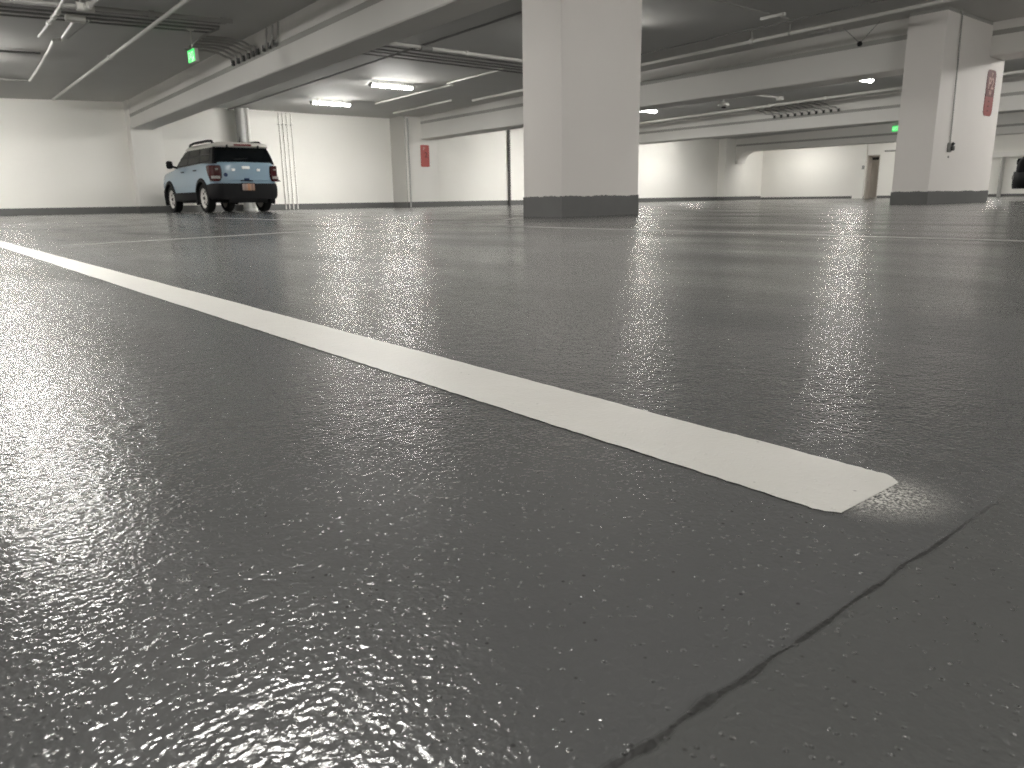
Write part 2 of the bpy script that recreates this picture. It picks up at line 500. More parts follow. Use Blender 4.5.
beam(B4, .72, lambda y: 2.48, lambda y: 2.80, Y0, WY, 'farthest beam, over the bright end wall')
beam(-4.2, .60, lambda y: 2.4 + .014 * dd(y), lambda y: 2.8 + .014 * dd(y), Y0, WY, 'beam beyond the left edge of view')
# rounded haunch where the farthest beam meets its pier
poly = [(24.4, 1.6), (24.4, 2.5), (23.3, 2.5)] + [(23.35 + .95 * (1 - math.cos(t)) * 0 + .95 * math.sin(t), 2.49 - .8 * (1 - math.cos(t))) for t in [PI / 2 * k / 8 for k in range(9)]]
poly = [(24.4, 2.52), (23.5, 2.52)] + [(23.5 + .72 * math.sin(t), 2.48 - .60 * (1 - math.cos(t))) for t in [PI / 2 * k / 8 for k in range(9)]] + [(24.4, 1.88)]
struct(MB().prism(poly, 'x', B4 + .01, B4 + .7).build('trim_3', M['beam']), 'rounded haunch under the end of the farthest beam', 'haunch')

# wall piers that carry the beams
M['grey2'] = simple('grey_pier_side_paint', (.44, .43, .40), .6)  # darker grey imitates the shade on one side of the pier
def pier(x0, x1, y0, label, h=4.0, side=False):
    r = empty('wall_pier', ((x0 + x1) / 2, WY, 0), label, 'pier', kind='structure')
    o = Vector(r.location)
    MB().box(x0 - o.x, x1 - o.x, y0 - o.y, .02, 0, h, .012).build('shaft', M['wall'], r, smooth=25)
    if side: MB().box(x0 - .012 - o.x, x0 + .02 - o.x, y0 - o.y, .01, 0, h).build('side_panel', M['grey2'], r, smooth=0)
    MB().box(x0 - .016 - o.x, x1 + .006 - o.x, y0 - .006 - o.y, .01, 0, .19).build('base_band', M['band'], r, smooth=0)
pier(6.07, 6.93, 24.4, 'white wall pier at the corner left of the blue car')
pier(14.92, 16.30, 23.85, 'white wall pier carrying the small red sign', side=True)
pier(25.3, 26.5, 24.2, 'wall pier hidden behind the thick front column')
pier(34.85, 36.4, 24.35, 'pale wall pier right of the thick front column')

# columns
def column(x0, x1, y0, y1, z1, label, band=.235, groove=None):
    r = empty('concrete_column', (x0, y0, 0), label, 'column', kind='structure')
    w, l = x1 - x0, y1 - y0
    if groove:
        mb = MB(); g = .03
        mb.box(0, w, 0, l, 0, groove - .03, .015); mb.box(g, w - g, g, l - g, groove - .05, groove + .05); mb.box(0, w, 0, l, groove + .03, z1, .015)
    else:
        mb = MB().box(0, w, 0, l, 0, z1, .018)
    mb.build('shaft', M['column'], r, smooth=25)
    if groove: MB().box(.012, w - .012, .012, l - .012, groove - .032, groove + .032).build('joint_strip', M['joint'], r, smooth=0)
    mb = MB()
    n = 40
    pts = []
    e = .004
    per = [((-e, -e), (w + e, -e)), ((w + e, -e), (w + e, l + e)), ((w + e, l + e), (-e, l + e)), ((-e, l + e), (-e, -e))]
    ring = []
    for a, b in per:
        for k in range(n):
            t = k / n
            ring.append((a[0] + (b[0] - a[0]) * t, a[1] + (b[1] - a[1]) * t))
    zt = [band + random.uniform(-.006, .006) + .004 * math.sin(i * .35) for i in range(len(ring))]
    mb.loft([[(p[0], p[1], 0) for p in ring], [(p[0], p[1], z) for p, z in zip(ring, zt)], [(p[0] * .98 + w * .01, p[1] * .98 + l * .01, z) for p, z in zip(ring, zt)]], cap=False)
    mb.build('base_band', M['band'], r, smooth=30)
    return r
column(6.1, 7.42, 6.45, 7.12, 3.9, 'thick white column in front, at the middle of the view, with dark grey foot')
column(15.3, 18.3, 6.19, 6.87, 4.0, 'wide white column on the right with a tall red sign on it', groove=3.40)

# ------------------------------------------------------------------ painted lines on the floor
def stripe(p0, p1, w, label, skew=0.0, z=.0009, step=None):
    a, b = Vector((*p0, 0)), Vector((*p1, 0))
    t = (b - a).normalized(); n = Vector((-t.y, t.x, 0)); L = (b - a).length
    mb = MB(); k = 0.0
    rows = []
    d = 0.0
    wob = lambda: random.uniform(-1, 1)
    while True:
        s = .004 if step is None and d < .03 else .010 if step is None and d < 1.2 else .12
        j = .0009 if d < 1.2 else .002
        f = max(0, 1 - d / .016)
        l = a + t * (d + skew * f) + n * (w / 2 + wob() * j - (.007 * f * f))
        r = a + t * d - n * (w / 2 + wob() * j - (.010 * f * f))
        rows.append((l, r))
        if d >= L: break
        d = min(L, d + s)
    V = [[mb.bm.verts.new(l + Vector((0, 0, z))), mb.bm.verts.new(l.lerp(r, .5) + Vector((0, 0, z))), mb.bm.verts.new(r + Vector((0, 0, z)))] for l, r in rows]
    for p, q in zip(V, V[1:]):
        for i in (0, 1):
            mb.bm.faces.new((p[i], p[i + 1], q[i + 1], q[i]))
    o = mb.build('parking_line', M['line' if step is None else 'worn'], smooth=0)
    return tag(o, label, 'painted line')
s1 = stripe((.490, .212), (.545, 5.9), .097, 'broad white line running from the lower right up to the left edge', skew=.0)
mb = MB().quad((.40, .12, .0006), (.60, .12, .0006), (.60, .30, .0006), (.40, .30, .0006))
mb.build('overspray', make_overspray_mat(.497, .214), s1, smooth=0)['label'] = 'mist of white overspray past the rounded end of the line'
stripe((3.64, .4), (4.12, 12.2), .097, 'thin white line across the floor in front of the thick column', step=1)
stripe((.75, 4.66), (2.45, 5.28), .09, 'faint white line between the broad line and the blue car', step=1)
stripe((3.62, 5.12), (5.6, 6.62), .09, 'short slanted white line leading to the foot of the thick column', step=1)
stripe((6.15, 19.0), (6.15, 24.7), .10, 'faint white bay line along the left side of the blue car', step=1)
stripe((9.35, 18.6), (9.35, 24.7), .10, 'faint white bay line along the right side of the blue car', step=1)
stripe((3.05, 20.5), (3.05, 24.7), .10, 'white bay line end in front of the left wall', step=1)

# ------------------------------------------------------------------ ceiling lights
def make_light():
    r = empty('ceiling_light', (0, 0, 0), 'x', 'light')
    MB().box(-.62, .62, -.080, .080, -.045, 0, .008).build('housing', M['housing'], r)
    sec = [(-.060, -.043)] + [(-.085 * math.cos(t), -.045 - .065 * math.sin(t)) for t in [PI * k / 10 for k in range(11)]] + [(.060, -.043)]
    MB().prism(sec, 'x', -.60, .60).build('lens', M['lens'], r)
    for s in (-1, 1):
        sec2 = [(p[0] * 1.06, p[1] * 1.04 + .002) for p in sec]
        MB().prism(sec2, 'x', s * .60, s * .635).build('end_cap', M['housing'], r)
    for s in (-1, 1):
        MB().tube([(s * .4, 0, .12), (s * .4, 0, 0)], .012, 8).build('hanger', M['conduit'], r)
    return r
proto = make_light()
LIGHTS = [
    (11.0, 21.6, 'lit ceiling tube light farther from the camera, above and right of the car', None),
    (10.93, 18.0, 'lit ceiling tube light nearer the camera, right of the big beam', None),
    (21.0, 18.1, 'small glowing light just right of the thick front column', None),
    (21.2, 10.65, 'glowing light halfway between the two columns, under the beam', None),
    (37.0, 21.9, 'light close to the far end wall, hidden above the farthest beam', None),
    (1.72, 18.2, 'light at the left edge of the ceiling, glowing onto the slab', None),
]
HID = [(29.4, 22.4), (36.6, 9.0), (36.8, 16.0),  (1.2, 10.6), (1.0, 21.7), (1.0, 3.2), (1.0, -4.2), (11.0, 10.6), (21.0, 21.7), (31.0, 10.6), (11.0, .8), (21.0, -.5), (21.0, 3.2), (31, 3.2), (11.0, -4.2), (21.0, -4.2), (-7, 18.0), (-7, 10.6), (11.0, -10.0)]  # unseen lamps: rows continued, plus fill lights added for columns and walls
for x, y in HID: LIGHTS.append((x, y, 'linear ceiling light out of sight above or behind a beam or column', 'ceiling lights out of sight'))
for i, (x, y, lab, g) in enumerate(LIGHTS):
    o = proto if i == 0 else copy_tree(proto)
    o.location = (x, y, zc(x, y) - .055)
    tag(o, lab, 'light', g)
    if x > 36 or (x, y) == (11.0, 10.6):      # dimmed to balance the light on end wall and middle-bay ceiling
        for ch in o.children:
            if ch.name.startswith('lens'):
                ch.material_slots[0].link = 'OBJECT'; ch.material_slots[0].material = M['dimlens']

# ------------------------------------------------------------------ pipes and conduits
def pipe(path, r, label, mat='pipe', group=None, name='pipe', collars=(), n=10, cat='pipe'):
    base_ = Vector(path[0])
    p = [Vector(q) - base_ for q in path]
    o = MB().tube(p, r, n).build(name, M[mat])
    o.location = base_
    tag(o, label, cat, group)
    for q in collars:
        qv = Vector(q[:3]) - base_; d = Vector(q[3]).normalized() * .04
        MB().tube([qv - d, qv + d], r * 1.5, n).build('coupling', M[mat], o)
    return o
def along_y(x, ya, yb, off, k=None):
    k = k or max(2, int(abs(yb - ya) / 3))
    return [(x, ya + (yb - ya) * i / k, zc(x, ya + (yb - ya) * i / k) - off) for i in range(k + 1)]
def along_x(y, xa, xb, off):
    k = max(2, int(abs(xb - xa) / 2))
    return [(xa + (xb - xa) * i / k, y, zc(xa + (xb - xa) * i / k, y) - off) for i in range(k + 1)]
AX, AY = (1, 0, 0), (0, 1, 0)
# left bay
pipe(along_y(4.08, -6, 23.5, .165), .032, 'long bright pipe slanting from the top edge down to the left wall', collars=[(4.08, 17.2, zc(4.08, 17.2) - .165, AY)])
tp_ = pipe(along_x(13.72, -3.5, 5.25, .09), .035, 'thick pipe crossing the left ceiling near the top edge', 'conduit', collars=[(3.0, 13.72, zc(3, 13.72) - .09, AX), (3.95, 13.72, zc(3.95, 13.72) - .09, AX), (5.1, 13.72, zc(5.1, 13.72) - .09, AX)])
for j, (yy, rr) in enumerate(((14.15, .016), (14.42, .016), (14.68, .018), (14.95, .016))):
    pipe(along_x(yy, -3.5, 5.28, .034), rr, ['first', 'second', 'third', 'fourth'][j] + ' thin conduit behind the thick pipe crossing the left ceiling', 'dark_conduit', group='thin conduits crossing the left ceiling', name='conduit', cat='conduit')
z_ = lambda x, y, o=.10: zc(x, y) - o
sc_ = pipe([(3.24, 21.0, z_(3.2, 21)), (3.13, 18.6, z_(3.1, 18.6)), (3.08, 17.86, z_(3.1, 17.9)), (3.06, 17.4, z_(3.06, 17.4)), (2.99, 16.45, z_(3, 16.4)), (2.98, 16.32, z_(3, 16.3)), (3.10, 16.2, z_(3.1, 16.2)), (3.07, 15.9, z_(3.07, 15.9)), (3.0, 14.45, z_(3, 14.4))], .028, 'stepped white conduit left of the long bright pipe', name='conduit', cat='conduit')
pipe([(3.16, 16.1, z_(3.1, 16.1)), (3.22, 14.5, z_(3.2, 14.5))], .012, 'thin conduit beside the stepped white conduit', 'conduit', name='conduit', cat='conduit')
c = pipe([(2.66, 15.7, z_(2.7, 15.7, .17)), (2.65, 14.6, z_(2.7, 14.6, .17)), (2.59, 13.1, z_(2.6, 13.1, .17)), (2.50, 10.3, z_(2.5, 10.3, .17))], .024, 'short white conduit with couplings at the upper left corner', name='conduit', cat='conduit')
for yy in (14.6, 14.2, 13.85):
    MB().tube([(-.02, yy - 15.7 - .05, z_(2.7, yy) - z_(2.7, 15.7)), (-.02, yy - 15.7 + .05, z_(2.7, yy) - z_(2.7, 15.7))], .042).build('coupling', M['pipe'], c)
def part(mb, name, mat, parent, at):
    o = mb.build(name, M[mat], parent); o.location = Vector(at) - parent.location; return o
part(MB().box(-.14, .14, -.07, .07, -.07, .025, .01), 'junction_box', 'pipe', sc_, (2.98, 14.38, z_(2.98, 14.38)))
part(MB().tube([(-.12, 0, 0), (.12, 0, 0)], .065, 14).tube([(0, 0, 0), (.03, -.18, 0)], .055, 14), 'branch_fitting', 'pipe', tp_, (3.0, 13.72, zc(3, 13.72) - .09))
part(MB().tube([(0, 0, .03), (0, 0, .09)], .015, 8), 'hanger', 'conduit', tp_, (2.95, 13.72, zc(2.95, 13.72) - .09))
pipe([(3.03, 13.50, z_(3, 13.5)), (3.1, 9.5, z_(3.1, 9.5))], .032, 'pipe leading from the branch fitting out of the top edge', collars=())
pipe(along_x(17.95, -2, 3.02, .04), .018, 'thin conduit from the left edge to the stepped white conduit', 'dark_conduit', name='conduit', cat='conduit')
pipe(along_x(21.3, -2, 3.25, .05), .016, 'thin conduit on the ceiling close to the left wall', 'conduit', name='conduit', cat='conduit')
# conduits dropping over the big beam's face
def fan(px, ye, ysrc, xsrc, zend, r, lab, grp, mat='conduit'):
    zt = zc(px - .3, ye)
    P = [(xsrc, ysrc, zc(xsrc, ysrc) - .06), (px - .40, ye + .46, zt - .07), (px - .15, ye + .40, zt - .11), (px - .05, ye + .32, zt - .18), (px - .045, ye + .10, zend + .10), (px - .04, ye, zend)]
    o = pipe(P, r, lab, mat, group=grp, name='conduit', cat='conduit', n=8)
    b = Vector(P[0]); e = Vector(P[-1]) - b
    MB().tube([e + Vector((0, 0, -.05)), e + Vector((0, 0, .05))], r * 1.7, 8).build('coupling', M['coupling'], o)
    return o
gl = lambda y: 2.70 + .0235 * dd(y) + .05
for i, ye in enumerate((16.0, 15.72, 15.45, 15.18, 14.95, 14.72)):
    fan(B1, ye, ye + .48, 5.30, gl(ye), .022, 'thin conduit curving from the ceiling down the big beam beside the exit sign', 'conduits curving down the big beam')
for i, ye in enumerate((14.42, 14.15, 13.9)):
    o = pipe([(B1 - .04, ye, gl(ye)), (B1 - .04, ye - .15, zc(6, ye) - .25), (B1 - .06, ye - .26, zc(6, ye) - .03)], .02, 'thin conduit rising from the groove of the big beam to the ceiling', 'conduit', group='conduits rising on the big beam', name='conduit', cat='conduit', n=8)
    MB().tube([(0, 0, -.05), (0, 0, .05)], .036, 8).build('coupling', M['coupling'], o)
# middle bay
pipe(along_y(9.08, 7.3, 24.78, .05), .022, 'long dim conduit running along the middle bay, left of the tube lights', 'dark_conduit', name='conduit', cat='conduit')
mp_ = pipe(along_x(13.56, 6.75, 15.55, .115), .034, 'bright pipe crossing the middle bay between big beam and thick column', collars=[(10.1, 13.56, zc(10.1, 13.56) - .115, AX)])
for j, yy in enumerate((13.95, 14.25, 14.5, 14.8)):
    pipe(along_x(yy, 6.75, 15.55, .10), .016, ['first', 'second', 'third', 'fourth'][j] + ' thin conduit behind the bright pipe crossing the middle bay', 'dark_conduit', group='thin conduits crossing the middle bay', name='conduit', cat='conduit')
part(MB().tube([(-.13, 0, 0), (.13, 0, 0)], .055, 12), 'cross_fitting', 'dark_conduit', mp_, (9.08, 13.56, zc(9.08, 13.56) - .13))
pipe(along_y(12.4, 17.3, 21.4, .05), .024, 'white conduit beside the nearer tube light', name='conduit', cat='conduit')
pipe(along_y(12.15, 14.9, 17.2, .05), .024, 'white conduit between the nearer tube light and the bright pipe', name='conduit', cat='conduit')
pipe(along_y(14.0, 19.6, 23.0, .06), .028, 'white pipe near the back wall, far part', collars=())
rp_ = pipe(along_y(14.02, 5.0, 18.6, .19), .034, 'bright pipe along the middle bay, passing behind the thick column to the right', collars=[(14.02, 9.33, zc(14, 9.33) - .19, AY)])
pipe(along_y(13.74, 4.0, 16.0, .03), .014, 'thin dim conduit beside the bright pipe right of the thick column', 'dark_conduit', name='conduit', cat='conduit')
for yy in (9.33, 8.5):
    part(MB().tube([(0, 0, .03), (0, 0, .19)], .012, 8).lathe([(.035, -.015), (.046, -.015), (.046, .015), (.035, .015), (.035, -.015)], (0, 0, 0), 'y', 16), 'hanger', 'conduit', rp_, (14.02, yy, zc(14.02, yy) - .19))
pipe(along_x(8.3, 9.3, 13.6, .02), .013, 'thin pale conduit crossing the ceiling left of the right column', 'conduit', name='conduit', cat='conduit')
st = MB().box(-.035, .035, -.24, .24, -.025, .025, .006).build('support_channel', M['pipe']); st.location = (13.06, 8.28, zc(13.06, 8.28) - .055)
tag(st, 'short white channel bar on the ceiling between the two columns', 'bracket')
# hanging camera
cam_z = 3.055
hc = empty('hanging_sensor', (15.38, 7.80, cam_z), 'small black ball sensor hanging from two thin wires', 'sensor')
MB().lathe([(0, -.05), (.03, -.042), (.048, -.015), (.05, .01), (.04, .035), (.02, .05), (0, .052)], (0, 0, 0)).build('body', M['black'], hc)
for s in (-1, 1):
    MB().tube([(0, s * .03, .04), (0, s * .20, .20), (0, s * .36, zc(15.4, 7.8) - cam_z)], .007, 6).build('wire', M['dark_conduit'], hc)
pl = MB().box(-.05, .05, -.22, .22, -.02, .02, .006).build('mounting_plate', M['conduit']); pl.location = (15.2, 8.55, zc(15.2, 8.55) - .021)
tag(pl, 'flat plate on the ceiling beside the hanging black sensor', 'bracket')
# far bay
pipe(along_y(21.1, 11.0, 17.7, .09), .04, 'pale conduit running between the two glowing lights beyond the beam', name='conduit', cat='conduit')
pipe(along_y(21.0, 4, 10.3, .09), .04, 'pale conduit leaving the glowing light towards the right column', name='conduit', cat='conduit')
pipe(along_y(24.1, 4, 23.5, .10), .04, 'pale pipe in front of the third beam', collars=[(24.1, 15.2, zc(24.1, 15.2) - .1, AY), (24.1, 13.2, zc(24.1, 13.2) - .1, AY)])
xc_ = pipe(along_x(14.2, 21.25, 23.2, .04), .03, 'short pale cross conduit beyond the beam', name='conduit', cat='conduit')
part(MB().box(-.09, .09, -.09, .09, -.06, .05, .015), 'junction_box', 'pipe', xc_, (23.1, 14.2, zc(23.1, 14.2) - .06))
hs = empty('pendant_sensor', (20.5, 14.5, zc(20.5, 14.5)), 'white sensor hanging on a short stem beyond the beam', 'sensor')
MB().tube([(0, 0, 0), (0, 0, -.32)], .018, 8).build('stem', M['pipe'], hs)
MB().lathe([(0, -.30), (.10, -.31), (.17, -.36), (.17, -.40), (.08, -.43), (0, -.43)], (0, 0, 0)).build('head', M['pipe'], hs)
MB().lathe([(0, -.425), (.07, -.43), (.06, -.47), (0, -.48)], (0, 0, 0)).build('lens', M['black'], hs)
for i in range(10):
    ye = 15.95 - i * .267
    fan(B3, ye, ye + .5, 24.95, 2.86 + .004 * dd(ye) + .07, .024, 'thin conduit curving down the third beam between the two columns', 'conduits curving down the third beam')

# big duct and wall pipes behind the car
du = empty('vertical_duct', (9.28, 24.35, 0), 'round grey metal duct standing behind the blue car', 'duct')
MB().lathe([(0, .0), (.18, .0), (.18, .05), (.16, .06), (.16, 3.1), (0, 3.1)], (0, 0, 0), n=40).build('shaft', M['galv'], du)
for z in (1.0, 2.1):
    MB().lathe([(.16, z - .025), (.168, z - .025), (.168, z + .025), (.16, z + .025)], (0, 0, 0), n=40).build('seam_band', M['galv'], du)
pipe([(9.51, 24.35, 0.0), (9.51, 24.35, 1.5), (9.51, 24.35, 3.12)], .05, 'white vertical pipe beside the grey metal duct', n=18)
for i, xx in enumerate((10.70, 10.83, 10.97, 11.12)):
    o = pipe([(xx, WY - .05, 0.02), (xx, WY - .05, 1.5), (xx, WY - .05, 3.1)], .016, ['leftmost', 'second from left', 'third from left', 'rightmost'][i] + ' of four white conduits on the wall right of the car', 'wall', group='wall conduits right of the car', name='conduit', cat='conduit')
    for z in (2.7,):
        MB().box(-.035, .035, -.01, .05, z - .012, z + .012).build('strap', M['conduit'], o)
pipe([(20.42, WY - .08, 0.0), (20.42, WY - .08, 1.5), (20.42, WY - .08, 3.12)], .055, 'dark vertical pipe on the back wall, just left of the thick column', 'darkpipe')
pipe([(15.02, 23.80, 0), (15.02, 23.80, 1.5), (15.02, 23.80, 3.05)], .03, 'grey vertical pipe at the near edge of the pier with the small red sign', 'conduit')
pipe([(38.9, 12.72, 0), (38.9, 12.72, .9), (38.9, 12.72, 1.70)], .08, 'grey vertical pipe on the end wall, right of the wide column', 'conduit')
sw = MB().box(-.03, .0, -.06, .06, -.09, .09, .008).build('wall_switch', M['grey']); sw.location = (X1 - .09, 18.98, 1.52); tag(sw, 'small grey box on the wall beside the beige door', 'switch')
pipe([(38.97, 18.0, 2.26), (38.97, 16.0, 2.24), (38.97, 14.0, 2.22)], .035, 'horizontal pipe on the end wall right of the beige door', 'conduit')

# ------------------------------------------------------------------ exit signs
def exit_sign(x, yc, z0, w, h, t, top, label):
    r = empty('exit_sign', (x, yc, z0), label, 'exit sign')
    MB().box(0.012, t, -w / 2, w / 2, 0, h, .008).build('housing', M['pipe'], r)
    MB().box(0, .014, -w / 2 + .008, w / 2 - .008, .008, h - .008, .003).build('panel', M['green'], r)
    Mx = Matrix(((0, 0, -1, -.001), (-1, 0, 0, 0), (0, 1, 0, h / 2), (0, 0, 0, 1)))
    text_obj('lettering', 'EXIT', h * .72, M['greenletter'], r, Mx, .002, .82 * w / (h * 1.6))
    MB().tube([(t / 2, 0, h - .005), (t / 2, 0, top - z0)], .016, 10).build('stem', M['pipe'], r)
    MB().lathe([(0, 0), (.085, 0), (.085, -.03), (.06, -.05), (0, -.05)], (t / 2, 0, top - z0)).build('canopy', M['pipe'], r)
    return r
exit_sign(4.86, 14.82, 2.70, .36, .22, .08, zc(4.9, 14.82), 'lit green exit sign hanging near the big beam, upper left')
exit_sign(26.75, 12.08, 2.22, .24, .19, .07, 2.5, 'small lit green exit sign at the left edge of the right column')
pipe([(4.9, 14.78, 2.99), (5.05, 14.66, 3.13), (5.3, 14.5, zc(5.3, 14.5) - .05)], .018, 'slanted conduit from the exit sign stem up to the ceiling', 'conduit', name='conduit', cat='conduit')

# ------------------------------------------------------------------ red signs
def rrect(w, h, r, n=6):
    pts = []
    for cx, cz, a0 in ((w / 2 - r, h / 2 - r, 0), (-w / 2 + r, h / 2 - r, PI / 2), (-w / 2 + r, -h / 2 + r, PI), (w / 2 - r, -h / 2 + r, 1.5 * PI)):
        for k in range(n + 1):
            a = a0 + PI / 2 * k / n
            pts.append((cx + r * math.cos(a), cz + r * math.sin(a)))
    return pts
def face_y(x, z): return Matrix(((1, 0, 0, x), (0, 0, -1, -.012), (0, 1, 0, z), (0, 0, 0, 1)))
sg = empty('level_sign', (17.68, 6.19, 2.135), 'tall narrow dark red sign with rounded ends on the wide right column', 'sign')
W, H = .44, .87
top = [p for p in rrect(W, H, .10) if p[1] > -.08] 
top = [(W / 2, -.07)] + [p for p in rrect(W, H, .10) if p[1] > 0] + [(-W / 2, -.07)]
MB().prism(top, 'y', -.010, -.001).build('upper_panel', M['red'], sg)
bot = [(-W / 2, -.07)] + [p for p in rrect(W, H, .10) if p[1] < 0] + [(W / 2, -.07)]
MB().prism(bot, 'y', -.010, -.001).build('lower_panel', M['red2'], sg)['label'] = 'paler red lower half of the sign'
text_obj('lettering', 'P', .11, M['signwhite'], sg, face_y(0.02, .345), .001)
text_obj('lettering', 'P2', .30, M['signwhite'], sg, face_y(0, .17), .001, .95)
text_obj('lettering', 'W', .15, M['signwhite'], sg, face_y(0, -.005), .001)
for k in range(3):
    MB().box(-.05, .05, -.012, -.009, -.17 - k * .09, -.145 - k * .09, .001).build('mark', M['red'], sg)
s2 = empty('level_sign', (15.74, 23.85, 1.80), 'small bright red sign on the white wall pier', 'sign')
MB().prism(rrect(.37, .76, .04), 'y', -.010, -.001).build('panel', M['redbright'], s2)
text_obj('lettering', 'P', .16, M['signwhite'], s2, face_y(-.04, .24), .001)
text_obj('lettering', '2', .26, M['red'], s2, face_y(0.04, .03), .001)

# outlet on the wide column
ob = empty('outlet_box', (15.98, 6.19, 1.04), 'dark weatherproof outlet box low on the wide right column', 'outlet')
MB().box(-.055, .055, -.05, .0, -.085, .085, .008).build('body', M['grey'], ob)
MB().box(-.02, .10, -.09, -.05, -.06, .03, .02).build('cover', M['darkbox'], ob)
MB().tube([(.03, -.05, .03), (.04, -.08, .085)], .028, 10).build('cord_grip', M['darkbox'], ob)
MB().lathe([(0, -.012), (.02, -.010), (.02, 0), (0, 0)], (.05, 0, -.17), 'y', 14).build('plug', M['coupling'], ob)
pipe([(15.98, 6.165, 1.12), (15.93, 6.165, 2.2), (15.86, 6.165, 3.38), (15.83, 6.165, zc(15.8, 6.1))], .012, 'thin conduit running up the wide right column from the outlet box', 'conduit', name='conduit', cat='conduit')

# ------------------------------------------------------------------ cars
def build_car(name, label, loc, rz, paint, roofm, rimm, rear_detail=True, lampm=None):
    lampm = lampm or M['lampclear']
    r = empty(name, loc, label, 'car', rz=rz)
    LEN = 4.38
    # lower body: rings across the width at stations along y (0 = rear)
    st = [(0.00, .70, .50, 1.20), (.03, .80, .44, 1.235), (.12, .875, .40, 1.25), (.32, .925, .36, 1.25), (.9, .938, .33, 1.245), (2.0, .94, .33, 1.225), (3.0, .938, .33, 1.195),
          (3.12, .937, .33, 1.165), (3.4, .93, .33, 1.135), (3.9, .915, .35, 1.10), (4.15, .895, .38, 1.06), (4.28, .865, .42, 1.0), (4.36, .82, .46, .94), (4.40, .74, .50, .86)]
    rings = []
    for y, w, zb, zt in st:
        half = []
        for f, fw in ((0, .86), (.06, .93), (.22, .985), (.45, 1.0), (.68, .995), (.86, .97), (.95, .945), (.985, .925), (1.0, .88)):
            half.append((w * fw, zb + (zt - zb) * f))
        ring = [(-x, y, z) for x, z in half] + [(0, y, zt + .012)] + [(x, y, z) for x, z in half[::-1]] + [(0, y, zb)]
        rings.append(ring)
    body = MB().loft(rings).build('body', paint, r)
    cutters = []
    for yc in (.87, 3.54):
        for s in (-1, 1):
            cutters.append(MB().lathe([(0, 0), (.44, 0), (.44, .45), (0, .45)], (s * .72 if s > 0 else -1.17, yc, .37), 'x', 40).build('cutter', M['black'], r))
    cut(body, cutters)
    # wheel wells and arch flares
    for yc in (.87, 3.54):
        for s in (-1, 1):
            sec = []
            n = 22
            a0, a1 = -.35, PI + .35
            mb = MB()
            rings = []
            for k in range(n + 1):
                a = a0 + (a1 - a0) * k / n
                ca, sa = math.cos(a), math.sin(a)
                def P(rad, x): return (s * x, yc + ca * rad, .37 + sa * rad)
                rings.append([P(.415, .78), P(.415, .955), P(.44, .962), P(.495, .95), P(.505, .93), P(.47, .78)])
            mb.loft(rings)
            mb.build('arch_flare', M['cladding'], r)
    # rocker cladding and bumpers
    for s in (-1, 1):
        MB().box(min(s * .80, s * .955), max(s * .80, s * .955), 1.25, 3.16, .30, .53, .03).build('sill', M['cladding'], r)
        MB().tube([(s * .944, 1.35, .70), (s * .947, 2.2, .70), (s * .943, 3.1, .68)], .008, 6).build('side_crease', paint, r)
    def bumper(nm, ys, ws, z0, z1):
        rings = []
        for y, w in zip(ys, ws):
            half = [(w * .93, z0), (w * .99, z0 + .08), (w, z0 + .2), (w * .995, z1 - .05), (w * .96, z1)]
            rings.append([(-x, y, z) for x, z in half] + [(x, y, z) for x, z in half[::-1]])
        return MB().loft(rings).build(nm, M['cladding'], r)
    bumper('rear_bumper', (-.07, -.05, .02, .14, .30, .50), (.66, .78, .875, .925, .948, .95), .33, .72)
    bumper('front_bumper', (4.47, 4.45, 4.38, 4.25, 4.05, 3.92), (.62, .74, .83, .895, .935, .94), .27, .66)
    MB().box(-.55, .55, -.02, .5, .24, .36, .03).build('rear_valance', M['black'], r)
    MB().box(-.72, .72, .5, 3.9, .26, .40, .03).build('underbody', M['black'], r)
    # greenhouse
    def gh(zl, yr, yf, w): return [(-w, yr + .05, zl), (-w + .03, yr, zl), (w - .03, yr, zl), (w, yr + .05, zl), (w, yf - .25, zl), (w - .12, yf, zl), (-w + .12, yf, zl), (-w, yf - .25, zl)]
    MB().loft([gh(1.20, .04, 3.20, .875), gh(1.42, .10, 2.83, .815), gh(1.62, .20, 2.42, .745)]).build('cabin', M['pillar'], r, smooth=20)
    # windows
    for s in (-1, 1):
        def S(y, z):
            t = (z - 1.20) / .42
            return (s * (.884 - .133 * t), y, z)
        def win(nm, p, m):
            mb = MB()
            a = [Vector(S(*q)) for q in p]
            b = [v - Vector((s * .03, 0, 0)) for v in a]
            n = len(a)
            va = [mb.bm.verts.new(v) for v in a]; vb = [mb.bm.verts.new(v) for v in b]
            mb.bm.faces.new(va); mb.bm.faces.new(vb[::-1])
            for i in range(n): mb.bm.faces.new((va[i], vb[i], vb[(i + 1) % n], va[(i + 1) % n]))
            mb.build(nm, m, r, smooth=0)
        win('front_window', [(2.0, 1.24), (2.88, 1.23), (2.62, 1.42), (2.32, 1.585), (2.0, 1.59)], M['sideglass'])
        win('rear_window', [(1.08, 1.26), (1.92, 1.245), (1.92, 1.59), (1.16, 1.59)], M['sideglass'])
        win('quarter_window', [(.32, 1.28), (.98, 1.265), (1.06, 1.585), (.42, 1.585)], M['glass'])
        MB().box(min(s * .93, s * .965), max(s * .93, s * .965), 1.13, 1.33, 1.055, 1.085, .01).build('door_handle', M['black'], r)
        MB().box(min(s * .93, s * .965), max(s * .93, s * .965), 2.13, 2.33, 1.045, 1.075, .01).build('door_handle', M['black'], r)
        mi = MB().box(min(s * 1.0, s * 1.19), max(s * 1.0, s * 1.19), 2.74, 2.86, 1.17, 1.38, .06).build('side_mirror', M['black'], r)
        MB().tube([(s * .88, 2.80, 1.20), (s * 1.02, 2.80, 1.23)], .03, 8).build('mirror_arm', M['black'], mi)
